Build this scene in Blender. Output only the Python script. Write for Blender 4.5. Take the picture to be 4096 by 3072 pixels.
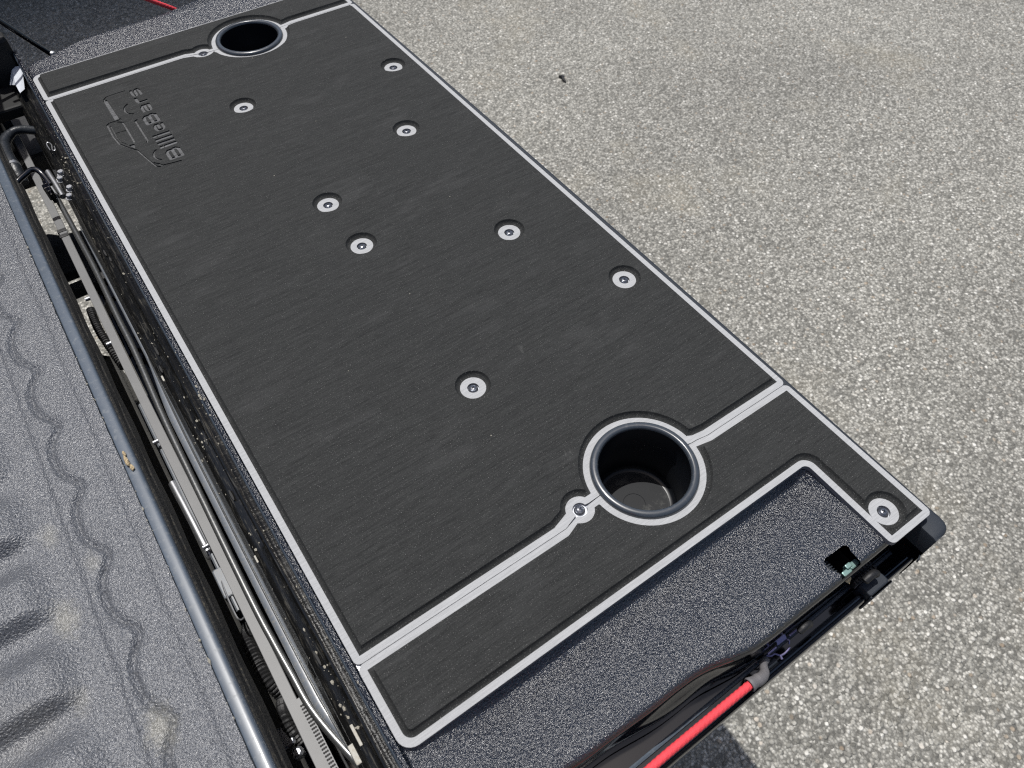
import bpy, math, random
import numpy as np
from mathutils import Vector, Matrix, geometry
random.seed(7); rng = np.random.default_rng(11)
R = math.radians
SC = bpy.context.scene
COL = SC.collection
for o in list(bpy.data.objects): bpy.data.objects.remove(o)

# ------------------------------------------------------------------ camera, sky, sun
cam_d = bpy.data.cameras.new('camera'); cam = bpy.data.objects.new('camera', cam_d); COL.objects.link(cam)
RW = ((0.82103, -0.570884, 0.000049), (-0.4602, -0.661898, -0.591699), (0.337824, 0.48578, -0.806159))
cm = Matrix.Identity(4)
for i in range(3):
    cm[i][0] = RW[0][i]; cm[i][1] = -RW[1][i]; cm[i][2] = -RW[2][i]
cm[0][3], cm[1][3], cm[2][3] = 0.0024029, -0.2200750, 0.6292772
cam.matrix_world = cm
cam_d.sensor_width = 36; cam_d.lens = 25.7625; cam_d.clip_start = 0.01; cam_d.clip_end = 400
cam_d.dof.use_dof = True; cam_d.dof.focus_distance = 0.86; cam_d.dof.aperture_fstop = 11
SC.camera = cam

SUN = Vector((0.03, 0.30, 1.0)).normalized()
elev = math.asin(SUN.z); azim = math.atan2(SUN.x, SUN.y)
world = bpy.data.worlds.new('World'); SC.world = world; world.use_nodes = True
wn = world.node_tree; wn.nodes.clear()
sky = wn.nodes.new('ShaderNodeTexSky'); sky.sky_type = 'NISHITA'; sky.sun_disc = False
sky.sun_elevation = elev; sky.sun_rotation = azim; sky.air_density = 1.0; sky.dust_density = 3.0
bg = wn.nodes.new('ShaderNodeBackground'); bg.inputs['Strength'].default_value = 0.10
wo = wn.nodes.new('ShaderNodeOutputWorld')
wn.links.new(sky.outputs[0], bg.inputs[0]); wn.links.new(bg.outputs[0], wo.inputs[0])
sd = bpy.data.lights.new('sun', 'SUN'); sd.energy = 4.2; sd.angle = R(0.53); sd.color = (1.0, 0.98, 0.945)
so = bpy.data.objects.new('sun', sd); COL.objects.link(so); so.rotation_euler = SUN.to_track_quat('Z', 'Y').to_euler()
so.location = (0, 0, 6)
SC.view_settings.view_transform = 'Standard'; SC.view_settings.look = 'None'
SC.view_settings.exposure = 0.0; SC.view_settings.gamma = 1.0
SC.render.engine = 'CYCLES'
SC.cycles.use_denoising = False      # keep the glitter of the textured coatings
SC.cycles.pixel_filter_type = 'BLACKMAN_HARRIS'; SC.cycles.filter_width = 1.2
SC.cycles.sample_clamp_direct = 6.0; SC.cycles.sample_clamp_indirect = 2.5

# ------------------------------------------------------------------ node helpers
def L(c): return (c[0], c[1], c[2], 1.0)
class NT:
    def __init__(s, name):
        s.m = bpy.data.materials.new(name); s.m.use_nodes = True
        s.t = s.m.node_tree; s.n = s.t.nodes; s.b = s.n['Principled BSDF']
        s.pos = s.n.new('ShaderNodeNewGeometry').outputs['Position']
    def lk(s, a, b): s.t.links.new(a, b); return s
    def inp(s, k, v):
        i = s.b.inputs[k]
        if hasattr(v, 'links') or isinstance(v, bpy.types.NodeSocket): s.lk(v, i)
        else: i.default_value = v
        return s
    def map(s, scale=(1, 1, 1), rot=(0, 0, 0)):
        n = s.n.new('ShaderNodeMapping'); s.lk(s.pos, n.inputs['Vector'])
        n.inputs['Scale'].default_value = scale; n.inputs['Rotation'].default_value = rot
        return n.outputs[0]
    def noise(s, scale, detail=4, rough=0.55, vec=None, out='Fac', dist=0.0):
        n = s.n.new('ShaderNodeTexNoise'); n.inputs['Scale'].default_value = scale
        n.inputs['Detail'].default_value = detail; n.inputs['Roughness'].default_value = rough
        n.inputs['Distortion'].default_value = dist
        s.lk(vec if vec is not None else s.pos, n.inputs['Vector']); return n.outputs[out]
    def vor(s, scale, feature='F1', out='Distance', vec=None, rand=1.0):
        n = s.n.new('ShaderNodeTexVoronoi'); n.feature = feature; n.inputs['Scale'].default_value = scale
        n.inputs['Randomness'].default_value = rand
        s.lk(vec if vec is not None else s.pos, n.inputs['Vector']); return n.outputs[out]
    def ramp(s, f, stops, interp='LINEAR'):
        n = s.n.new('ShaderNodeValToRGB'); n.color_ramp.interpolation = interp; e = n.color_ramp.elements
        for i, (p, c) in enumerate(stops):
            el = e[i] if i < 2 else e.new(p)
            el.position = p; el.color = L(c) if not isinstance(c, (int, float)) else (c, c, c, 1)
        s.lk(f, n.inputs[0]); return n.outputs[0]
    def mix(s, f, a, b, mode='MIX'):
        n = s.n.new('ShaderNodeMix'); n.data_type = 'RGBA'; n.blend_type = mode
        for k, v in ((0, f), (6, a), (7, b)):
            if isinstance(v, bpy.types.NodeSocket): s.lk(v, n.inputs[k])
            elif k == 0: n.inputs[0].default_value = v
            else: n.inputs[k].default_value = L(v) if not isinstance(v, (int, float)) else (v, v, v, 1)
        return n.outputs[2]
    def math(s, op, a, b=0.0, c=0.0):
        n = s.n.new('ShaderNodeMath'); n.operation = op
        for i, v in enumerate((a, b, c)):
            if isinstance(v, bpy.types.NodeSocket): s.lk(v, n.inputs[i])
            else: n.inputs[i].default_value = v
        return n.outputs[0]
    def bump(s, h, dist, strength=1.0, prev=None):
        n = s.n.new('ShaderNodeBump'); n.inputs['Strength'].default_value = strength
        n.inputs['Distance'].default_value = dist; s.lk(h, n.inputs['Height'])
        if prev is not None: s.lk(prev, n.inputs['Normal'])
        s.lk(n.outputs[0], s.b.inputs['Normal']); return n.outputs[0]

def simple(name, col, rough=0.5, metal=0.0, spec=0.5, coat=0.0, dust=0.0, bumpy=0.0, bscale=900, dustcol=(.30, .26, .19), dscale=120, dthr=.58, stretch=None):
    t = NT(name); t.inp('Roughness', rough).inp('Metallic', metal).inp('Specular IOR Level', spec).inp('Coat Weight', coat)
    t.b.inputs['Coat Roughness'].default_value = 0.08
    base = t.mix(t.noise(35, 3), tuple(c * .85 for c in col), tuple(c * 1.12 for c in col))
    if dust > 0:
        m = t.ramp(t.noise(dscale if stretch is None else 1.0, 8, .7, vec=None if stretch is None else t.map(stretch)), [(dthr - .07, 0.0), (dthr + .1, 1.0)])
        m = t.math('MULTIPLY', m, dust)
        base = t.mix(m, base, dustcol)
        t.inp('Roughness', t.math('ADD', rough, t.math('MULTIPLY', m, .45)))
    t.inp('Base Color', base)
    if bumpy > 0: t.bump(t.noise(bscale, 3, .6), bumpy)
    return t.m

# asphalt: pale worn aggregate in a darker binder
def make_asphalt():
    t = NT('asphalt')
    warp = t.noise(60, 2, .5, out='Color')
    v = t.n.new('ShaderNodeVectorMath'); v.operation = 'MULTIPLY_ADD'; t.lk(warp, v.inputs[0]); v.inputs[1].default_value = (.006, .006, .006); t.lk(t.pos, v.inputs[2])
    vv = v.outputs[0]
    d1 = t.vor(88, vec=vv); c1 = t.vor(88, out='Color', vec=vv)
    d2 = t.vor(175, vec=vv); c2 = t.vor(175, out='Color', vec=vv)
    s1 = t.n.new('ShaderNodeSeparateColor'); t.lk(c1, s1.inputs[0])
    s2 = t.n.new('ShaderNodeSeparateColor'); t.lk(c2, s2.inputs[0])
    st1 = t.ramp(s1.outputs[0], [(0, (.12, .118, .108)), (.35, (.24, .236, .218)), (.70, (.38, .372, .345)), (.90, (.52, .51, .485)), (1, (.68, .67, .64))])
    st1 = t.mix(t.ramp(s1.outputs[1], [(.90, 0.0), (.97, .5)]), st1, (.34, .25, .17))
    st2 = t.ramp(s2.outputs[0], [(0, (.11, .108, .10)), (.5, (.27, .265, .245)), (1, (.50, .49, .46))])
    m1 = t.ramp(d1, [(.28, 1.0), (.50, 0.0)])
    gate = t.math('MULTIPLY', m1, t.ramp(s1.outputs[2], [(.30, 0.0), (.36, 1.0)]))
    col = t.mix(gate, st2, st1)
    edge = t.ramp(d2, [(.30, 0.0), (.62, .62)])
    col = t.mix(t.math('MULTIPLY', edge, t.math('SUBTRACT', 1.0, t.math('MULTIPLY', gate, .8))), col, (.085, .083, .077))
    big = t.ramp(t.noise(1.3, 4, .6), [(.32, (.93, .92, .885)), (.70, (1.15, 1.14, 1.09))])
    col = t.mix(1.0, col, big, 'MULTIPLY')
    tan = t.ramp(t.noise(2.2, 5, .65, vec=t.map((1, 1, 1), (0, 0, 1.1))), [(.55, 0.0), (.74, .34)])
    col = t.mix(tan, col, (.30, .265, .19))
    t.inp('Base Color', col).inp('Roughness', .82).inp('Specular IOR Level', .35)
    h = t.math('SUBTRACT', t.math('MULTIPLY', gate, .8), t.math('MULTIPLY', d2, .7))
    n1 = t.bump(h, .0026, 1.0)
    t.bump(t.noise(420, 3, .6), .0008, .8, n1)
    return t.m
def make_eva(name, c0, c1, speck, grain=.35):
    t = NT(name)
    g = t.noise(1.0, 6, .62, vec=t.map((60, 1500, 1500)))
    g2 = t.noise(1.0, 5, .6, vec=t.map((14, 420, 420)))
    f = t.noise(900, 3, .7)
    a = t.math('ADD', t.math('MULTIPLY', g, .5), t.math('ADD', t.math('MULTIPLY', g2, .3), t.math('MULTIPLY', f, .30)))
    col = t.ramp(a, [(.40, c0), (.74, c1)])
    if speck:
        sp = t.ramp(t.noise(1150, 1, .5), [(.66, 0.0), (.78, .42)])
        col = t.mix(sp, col, (.42, .42, .40))
        sm = t.ramp(t.noise(9, 5, .6, vec=t.map((1, 3, 1))), [(.55, 0.0), (.85, .20)])
        col = t.mix(sm, col, (.12, .12, .12))
        sc = t.ramp(t.noise(48, 6, .7, vec=t.map((1, .5, 1))), [(.66, 0.0), (.76, .18)])
        col = t.mix(sc, col, (.20, .20, .19))
    t.inp('Base Color', col).inp('Roughness', .86).inp('Specular IOR Level', .24)
    t.bump(a, .0005 if speck else .00022, grain)
    return t.m
def make_texcoat(name, base, rough, scale, dist, spec=.55, dust=None, fine=.35, spots=()):
    t = NT(name)
    d = t.vor(scale, 'SMOOTH_F1'); n = t.noise(scale * 1.25, 3, .55)
    h = t.math('ADD', t.math('MULTIPLY', t.math('SUBTRACT', 1.0, d), .55), t.math('MULTIPLY', n, .9))
    n1 = t.bump(h, dist, 1.0)
    t.bump(t.noise(scale * 3.1, 2, .5), dist * fine, .6, n1)
    col = t.mix(t.ramp(n, [(.35, 0.0), (.7, 1.0)]), tuple(c * .7 for c in base), tuple(c * 1.35 for c in base))
    if dust:
        m = t.ramp(t.noise(dust[1], 5, .65), [(dust[2], 0.0), (dust[2] + .22, dust[0])])
        col = t.mix(m, col, (.23, .21, .165))
    if spots:
        nn = t.math('MULTIPLY', t.noise(190, 6, .75), 1.7)
        for (x, y, r, a) in spots:
            dv = t.n.new('ShaderNodeVectorMath'); dv.operation = 'DISTANCE'; t.lk(t.map((1, .6, 1)), dv.inputs[0]); dv.inputs[1].default_value = (x, y * .6, -.018)
            k = t.ramp(t.math('ADD', t.math('DIVIDE', dv.outputs['Value'], r), t.math('SUBTRACT', nn, .80)), [(.25, a), (.95, 0.0)])
            col = t.mix(k, col, (.34, .32, .25))
    t.inp('Base Color', col).inp('Roughness', rough).inp('Specular IOR Level', spec).inp('IOR', 1.62)
    return t.m
M = {}
M['asphalt'] = make_asphalt()
M['eva'] = make_eva('charcoal_foam', (.0085, .009, .009), (.040, .041, .040), True)
M['eva_light'] = make_eva('pale_grey_foam', (.27, .275, .278), (.45, .455, .46), False, .25)
M['eva_cut'] = make_eva('milled_foam_floor', (.012, .0125, .013), (.20, .203, .207), False, .6)
M['eva_side'] = simple('foam_cut_side', (.16, .16, .17), .8, bumpy=.0004)
M['texcoat'] = make_texcoat('textured_black_coating', (.007, .010, .017), .17, 500, .0015, 1.0, fine=.3)
M['liner'] = make_texcoat('sprayed_bed_liner', (.085, .090, .101), .28, 470, .0015, .75, (.45, 3.2, .60), spots=((-.199, .184, .016, .32), (-.164, .224, .010, .18), (-.160, .049, .018, .38), (-.207, .108, .012, .18), (-.19, .275, .012, .22)))
M['gloss'] = simple('gloss_black_paint', (.004, .005, .008), .10, coat=.6, dust=.25, dthr=.70, dscale=60, dustcol=(.10, .10, .09))
M['dusty'] = simple('dusty_black_plastic', (.007, .007, .007), .24, stretch=(420, 38, 420), dust=.42, dthr=.60, dustcol=(.15, .14, .115), bumpy=.0004, bscale=260)
M['dirty_gloss'] = simple('dirty_gloss_paint', (.006, .007, .009), .15, stretch=(500, 90, 500), coat=.4, dust=.45, dthr=.66, dustcol=(.20, .18, .14))
M['satin'] = simple('satin_black_plastic', (.014, .019, .027), .68, bumpy=.00025, bscale=1500)
M['lip'] = simple('deep_blue_edge_paint', (.070, .088, .112), .38, coat=.2, dust=.22, dscale=150, dthr=.60, dustcol=(.3, .3, .28))
M['foam_strip'] = simple('dusty_felt_strip', (.012, .012, .0115), .9, dust=.22, dscale=300, dthr=.58, bumpy=.0015, bscale=420)
M['bar'] = simple('grey_coated_bar', (.15, .152, .155), .5, dust=.22, dscale=700, dthr=.62, dustcol=(.6, .6, .57))
M['rod'] = simple('dusty_steel_rod', (.16, .165, .165), .28, .75, dust=.45, dscale=420, dthr=.56, dustcol=(.15, .14, .115))
M['seal'] = simple('grey_blue_seal', (.13, .145, .165), .36, coat=.3, dust=.35, dscale=330, dthr=.58)
M['rubber'] = simple('matte_black_rubber', (.010, .010, .011), .55, bumpy=.0008, bscale=160)
M['hose'] = simple('taped_black_hose', (.013, .016, .020), .42, bumpy=.0012, bscale=90)
M['steel'] = simple('zinc_steel', (.40, .41, .43), .42, .95, dust=.25, dscale=500)
M['darksteel'] = simple('blackened_steel', (.24, .25, .27), .20, .85)
M['teal'] = simple('pale_green_plated_metal', (.19, .30, .28), .38, .5, dust=.3)
M['violet'] = simple('violet_grey_plated_steel', (.22, .20, .34), .34, .55)
M['red'] = simple('red_braided_sleeve', (.74, .060, .075), .66, spec=.35, bumpy=.0006, bscale=1200)
M['cup'] = simple('dark_cup_plastic', (.036, .043, .052), .30, coat=.5, dust=.16, dscale=130, dthr=.63, dustcol=(.28, .28, .26))
M['well'] = simple('matte_cup_wall', (.006, .007, .009), .34, spec=.3)
M['cup_floor'] = simple('scuffed_cup_floor', (.016, .017, .019), .60, spec=.2, dust=.22, dscale=60, dthr=.63, dustcol=(.30, .30, .28))
M['greysleeve'] = simple('grey_rubber_ferrule', (.13, .125, .13), .6, bumpy=.0004)
M['mud'] = simple('dry_tan_mud', (.42, .33, .20), .95, bumpy=.003, bscale=300)
M['crumb'] = simple('dull_dirt', (.26, .245, .205), .95)
M['tab'] = simple('worn_white_tab', (.40, .39, .35), .7, dust=.4, dscale=300, dthr=.5)
M['plate'] = simple('smooth_pale_plate', (.66, .69, .74), .25, spec=.5)
M['body'] = simple('dark_blue_body_paint', (.006, .012, .026), .16, coat=.8)
M['van'] = simple('dark_van_paint', (.02, .025, .035), .3, coat=.4)
M['glass'] = simple('dark_window_glass', (.01, .012, .014), .06)
M['tyre'] = simple('tyre_rubber', (.025, .025, .025), .8)
M['black'] = simple('black_slot', (.002, .002, .002), .7)

# ------------------------------------------------------------------ object helpers
def link(name, verts, faces, mat, parent=None, org=None, smooth=False, mats=None, midx=None):
    if parent is not None: off = parent.matrix_basis.translation if parent.parent is None else parent.parent.matrix_basis.translation + parent.matrix_basis.translation
    else: off = Vector((0, 0, 0))
    o_loc = Vector(org) if org is not None else off
    V = np.asarray(verts, dtype=float) - np.array(o_loc)
    me = bpy.data.meshes.new(name); me.from_pydata(V.tolist(), [], [list(map(int, f)) for f in faces])
    for mm in (mats or [mat]): me.materials.append(M[mm])
    if midx is not None: me.polygons.foreach_set('material_index', np.asarray(midx, dtype=np.int32))
    me.update()
    if smooth:
        me.polygons.foreach_set('use_smooth', [True] * len(me.polygons)); me.set_sharp_from_angle(angle=R(42))
    o = bpy.data.objects.new(name, me); COL.objects.link(o)
    o.location = o_loc - off
    if parent is not None: o.parent = parent
    return o
def tag(o, label=None, cat=None, group=None, kind=None):
    for k, v in (('label', label), ('category', cat), ('group', group), ('kind', kind)):
        if v: o[k] = v
    return o
def empty(name, loc, label, cat, group=None):
    o = bpy.data.objects.new(name, None); COL.objects.link(o); o.location = loc; o.empty_display_size = .05
    return tag(o, label, cat, group)
def sub(name, loc, parent):
    o = bpy.data.objects.new(name, None); COL.objects.link(o); o.parent = parent; o.empty_display_size = .02
    o.location = Vector(loc) - parent.matrix_basis.translation; return o

def box(c0, c1, bev=0.0):
    """bevelled box between two corners -> verts, faces (chamfer bev on all edges)"""
    x0, y0, z0 = c0; x1, y1, z1 = c1
    if bev <= 0:
        v = [(x, y, z) for z in (z0, z1) for (x, y) in ((x0, y0), (x1, y0), (x1, y1), (x0, y1))]
        return v, [(3, 2, 1, 0), (4, 5, 6, 7), (0, 1, 5, 4), (1, 2, 6, 5), (2, 3, 7, 6), (3, 0, 4, 7)]
    def ring(i, z):
        return [(x0 + i + bev, y0 + i, z), (x1 - i - bev, y0 + i, z), (x1 - i, y0 + i + bev, z), (x1 - i, y1 - i - bev, z),
                (x1 - i - bev, y1 - i, z), (x0 + i + bev, y1 - i, z), (x0 + i, y1 - i - bev, z), (x0 + i, y0 + i + bev, z)]
    v = ring(bev, z0) + ring(bev * .3, z0 + bev * .3) + ring(0, z0 + bev) + ring(0, z1 - bev) + ring(bev * .3, z1 - bev * .3) + ring(bev, z1)
    f = [tuple(range(7, -1, -1)), tuple(range(40, 48))]
    for k in range(5):
        for i in range(8): j = (i + 1) % 8; f.append((k * 8 + i, k * 8 + j, k * 8 + 8 + j, k * 8 + 8 + i))
    return v, f
def join(*parts):
    V, F = [], []
    for v, f in parts:
        n = len(V); V += [tuple(p) for p in v]; F += [tuple(i + n for i in q) for q in f]
    return V, F
def frames(P):
    P = [Vector(p) for p in P]; T = []
    for i in range(len(P)):
        a = P[max(i - 1, 0)]; b = P[min(i + 1, len(P) - 1)]; T.append((b - a).normalized())
    up = Vector((0, 0, 1)) if abs(T[0].z) < .9 else Vector((1, 0, 0))
    out = []; n = (up - T[0] * up.dot(T[0])).normalized()
    for t in T:
        n = (n - t * n.dot(t)).normalized(); out.append((n, t.cross(n)))
    return P, out
def tube(P, r, n=14, ends=True, prof=None, flat=1.0):
    P, F = frames(P); V = []; Q = []
    rs = r if isinstance(r, (list, tuple)) else [r] * len(P)
    for p, (a, b), rr in zip(P, F, rs):
        for k in range(n):
            t = 2 * math.pi * k / n; V.append(tuple(p + a * (rr * math.cos(t) * flat) + b * (rr * math.sin(t))))
    for i in range(len(P) - 1):
        for k in range(n):
            j = (k + 1) % n; Q.append((i * n + k, i * n + j, i * n + n + j, i * n + n + k))
    if ends: Q.append(tuple(range(n - 1, -1, -1))); m = (len(P) - 1) * n; Q.append(tuple(range(m, m + n)))
    return V, Q
def smooth_path(P, k=8):
    P = [Vector(p) for p in P]; out = []
    for i in range(len(P) - 1):
        a = P[max(i - 1, 0)]; b = P[i]; c = P[i + 1]; d = P[min(i + 2, len(P) - 1)]
        for s in range(k):
            t = s / k
            out.append(.5 * ((2 * b) + (c - a) * t + (2 * a - 5 * b + 4 * c - d) * t * t + (3 * b - a - 3 * c + d) * t ** 3))
    out.append(P[-1]); return out
def lathe(c, prof, n=64, cap0=False, cap1=False):
    """prof: list of (r, z) about vertical axis through c"""
    V = []; Q = []
    for r, z in prof:
        for k in range(n):
            t = 2 * math.pi * k / n; V.append((c[0] + r * math.cos(t), c[1] + r * math.sin(t), c[2] + z))
    for i in range(len(prof) - 1):
        for k in range(n): j = (k + 1) % n; Q.append((i * n + k, i * n + j, i * n + n + j, i * n + n + k))
    if cap0: Q.append(tuple(range(n - 1, -1, -1)))
    if cap1: m = (len(prof) - 1) * n; Q.append(tuple(range(m, m + n)))
    return V, Q
def sweep_y(prof, ys, wob=None, closed=False):
    """extrude an (x, z) profile along y; prof may be a function of y"""
    V = []; Q = []; n = None
    for y in ys:
        p = prof(y) if callable(prof) else prof
        n = len(p)
        for (x, z) in p: V.append((x, y, z))
    m = n if closed else n - 1
    for i in range(len(ys) - 1):
        for k in range(m): j = (k + 1) % n; Q.append((i * n + k, i * n + j, i * n + n + j, i * n + n + k))
    if closed: Q.append(tuple(range(n - 1, -1, -1))); q = (len(ys) - 1) * n; Q.append(tuple(range(q, q + n)))
    return V, Q
def lin(a, b, n): return [a + (b - a) * i / (n - 1) for i in range(n)]

# 2-D polygon helpers -------------------------------------------------
def arc(cx, cy, r, a0, a1, n=24):
    return [(cx + r * math.cos(R(a0 + (a1 - a0) * i / n)), cy + r * math.sin(R(a0 + (a1 - a0) * i / n))) for i in range(n + 1)]
def circle(cx, cy, r, n=48): return [(cx + r * math.cos(2 * math.pi * i / n), cy + r * math.sin(2 * math.pi * i / n)) for i in range(n)]
def rpoly(P, n=7):
    """P: (x, y) or (x, y, radius)"""
    out = []; m = len(P)
    for i, p in enumerate(P):
        if len(p) < 3 or p[2] <= 0: out.append((p[0], p[1])); continue
        a = Vector(P[i - 1][:2]); b = Vector(p[:2]); c = Vector(P[(i + 1) % m][:2])
        u = (a - b).normalized(); w = (c - b).normalized(); ang = u.angle(w); t = p[2] / math.tan(ang / 2)
        s = b + u * t; e = b + w * t
        cen = b + (u + w).normalized() * (p[2] / math.sin(ang / 2))
        v0 = s - cen; v1 = e - cen; da = math.atan2(v0.x * v1.y - v0.y * v1.x, v0.dot(v1))
        for k in range(n + 1):
            an = da * k / n; out.append((cen.x + v0.x * math.cos(an) - v0.y * math.sin(an), cen.y + v0.x * math.sin(an) + v0.y * math.cos(an)))
    return out
def inside(pts, poly):
    pts = np.asarray(pts); x = pts[:, 0]; y = pts[:, 1]; r = np.zeros(len(pts), bool)
    P = np.asarray(poly); Q = np.roll(P, -1, 0)
    for (ax, ay), (bx, by) in zip(P, Q):
        if ay == by: continue
        c = ((ay > y) != (by > y)) & (x < (bx - ax) * (y - ay) / (by - ay) + ax); r ^= c
    return r
def dist_to(pts, polys):
    pts = np.asarray(pts); d = np.full(len(pts), 1e9)
    for poly in polys:
        P = np.asarray(poly); Q = np.roll(P, -1, 0)
        for a, b in zip(P, Q):
            ab = b - a; l2 = ab @ ab
            if l2 < 1e-16: continue
            t = np.clip(((pts - a) @ ab) / l2, 0, 1); q = a + t[:, None] * ab
            d = np.minimum(d, np.hypot(pts[:, 0] - q[:, 0], pts[:, 1] - q[:, 1]))
    return d
def area(P): P = np.asarray(P); Q = np.roll(P, -1, 0); return .5 * np.sum(P[:, 0] * Q[:, 1] - Q[:, 0] * P[:, 1])
def offset(P, d):
    """move loop to its left side by d (loop oriented so that solid is on the left)"""
    P = np.asarray(P); n = len(P); a = P - np.roll(P, 1, 0); b = np.roll(P, -1, 0) - P
    a /= np.linalg.norm(a, axis=1)[:, None] + 1e-12; b /= np.linalg.norm(b, axis=1)[:, None] + 1e-12
    na = np.stack([-a[:, 1], a[:, 0]], 1); nb = np.stack([-b[:, 1], b[:, 0]], 1); m = na + nb
    m /= np.maximum(np.linalg.norm(m, axis=1), .3)[:, None]
    k = 1 / np.maximum((m * na).sum(1), .45)
    return (P + m * (d * k)[:, None]).tolist()
def cdt(loops, pts=()):
    V = []; E = []
    for lp in loops:
        n = len(V); V += [Vector(p[:2]) for p in lp]; E += [(n + i, n + (i + 1) % len(lp)) for i in range(len(lp))]
    V += [Vector(p) for p in pts]
    r = geometry.delaunay_2d_cdt(V, E, [], 0, 1e-6)
    return np.array([tuple(v) for v in r[0]]), np.array(r[2])
def region(outer, holes, extra=(), pts=()):
    v, f = cdt([outer] + list(holes) + list(extra), pts)
    c = v[f].mean(1); ok = inside(c, outer)
    for h in holes: ok &= ~inside(c, h)
    f = f[ok]
    a = v[f]; s = (a[:, 1, 0] - a[:, 0, 0]) * (a[:, 2, 1] - a[:, 0, 1]) - (a[:, 1, 1] - a[:, 0, 1]) * (a[:, 2, 0] - a[:, 0, 0])
    f = f[np.abs(s) > 1e-14]; s = s[np.abs(s) > 1e-14]; f[s < 0] = f[s < 0][:, ::-1]
    return v, f
def border(f):
    e = {}
    for t in f:
        for i in range(3):
            a, b = int(t[i]), int(t[(i + 1) % 3])
            if (b, a) in e: del e[(b, a)]
            else: e[(a, b)] = 1
    return list(e)
def slab(outer, holes, z0, z1, top_c=0.0):
    """flat plate; returns verts, faces, material index (0 top, 1 side); tiny chamfer at the top edge"""
    v, f = region(outer, holes)
    n = len(v); V = [(x, y, z1) for x, y in v] + [(x, y, z0) for x, y in v]
    F = [tuple(t) for t in f] + [tuple(int(i) + n for i in t[::-1]) for t in f]; mi = [0] * len(f) + [1] * len(f)
    for a, b in border(f): F.append((b, a, a + n, b + n)); mi.append(1)
    return V, F, mi

# ------------------------------------------------------------------ ground
GZ = -0.85
gv = [(-60, -60, GZ), (60, -60, GZ), (60, 60, GZ), (-60, 60, GZ)]
g = link('ground', gv, [(0, 1, 2, 3)], 'asphalt'); tag(g, kind='structure')

# ------------------------------------------------------------------ truck
truck = empty('pickup_truck', (-1.2, .488, GZ), 'black pickup truck bed and lowered tailgate with grey textured liner', 'pickup truck')
def part(name, vf, mat, parent=truck, smooth=False, **k):
    return link(name, vf[0], vf[1], mat, parent, smooth=smooth, **k)

# bed floor with stamped ribs
def sst(a, b, x): t = np.clip((x - a) / (b - a), 0, 1); return t * t * (3 - 2 * t)
def bed_height(x, y):
    P = .0845; ph = np.mod(y - .196, P) / P                       # 0 at the steep (dark) flank
    up = sst(-.12, .10, ph) - sst(.40, .80, ph) + sst(.88, 1.10, ph)
    ends = sst(-.192, -.228, x)
    rib = .0150 * np.clip(up, 0, 1) * ends
    w = np.mod(y - .050, .0880) / .0880
    xc = -.1595 + .0075 * np.cos(2 * np.pi * w + .6 * np.sin(2 * np.pi * w))
    def groove(c, wd, dp): return -dp * np.exp(-((x - c) / wd) ** 2)
    st = -.0011 * sst(-.003, .003, x - xc)
    return rib + groove(-.1795, .0040, .0022) + groove(xc + .0015, .0036, .0036) + st * 1.5 + groove(-.126 + .0008 * np.sin(y * 37), .0032, .0018) \
        + .0003 * np.sin(y * 31 + x * 40) * np.sin(x * 55 + 1.3)
gx = np.concatenate([np.linspace(-1.6, -.36, 22), np.linspace(-.35, -.1088, 122)]); gy = np.concatenate([np.linspace(-.20, -.07, 8), np.linspace(-.065, .98, 420), np.linspace(1.0, 1.19, 8)])
XX, YY = np.meshgrid(gx, gy, indexing='ij')
jit = np.zeros_like(XX); jit[-1, :] = .0004 * np.sin(gy * 9) + .00015 * np.sin(gy * 251 + 1)
ZZ = -.0185 + bed_height(XX, YY)
bv = np.stack([XX + jit, YY, ZZ], -1).reshape(-1, 3); ny = len(gy)
bf = [(i * ny + j, i * ny + ny + j, i * ny + ny + j + 1, i * ny + j + 1) for i in range(len(gx) - 1) for j in range(ny - 1)]
part('bed_liner', (bv, bf), 'liner', smooth=True)
ys = lin(-.20, 1.165, 90)
lipp = lambda y: [(-.1130, -.0270), (-.1095, -.0245), (-.1076, -.0202), (-.1060, -.0197), (-.1000, -.0200), (-.0978, -.0203), (-.0966, -.0209), (-.0958, -.0222), (-.0954, -.0245), (-.0952, -.0285)]
part('bed_edge', sweep_y(lipp, ys), 'lip', smooth=True)
strip = lambda y: [(-.0955, -.0270 + .0004 * math.sin(y * 60)), (-.0940, -.0262 + .0005 * math.sin(y * 43)), (-.0928, -.0285), (-.0922 + .0006 * math.sin(y * 77), -.045),
                   (-.0912, -.0460), (-.0906 + .0005 * math.sin(y * 51), -.0740), (-.0925, -.0765), (-.1080, -.0790), (-.1400, -.0800)]
part('sill_strip', sweep_y(strip, lin(-.20, 1.165, 240)), 'foam_strip')
# deeper bumper parts under the gap
part('crossmember', join(box((-.30, -.33, -.42), (-.103, .735, -.26), .012)), 'gloss')
bp_outer = rpoly([(-.235, .90), (-.235, 1.30, .03), (-.035, 1.30, .03), (-.035, 1.055, .02), (-.105, 1.035, .01), (-.105, .90)])
bslot = rpoly([(-.1330, 1.0130, .009), (-.1330, 1.0400, .009), (-.1000, 1.0400, .009), (-.1000, 1.0130, .009)])
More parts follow.
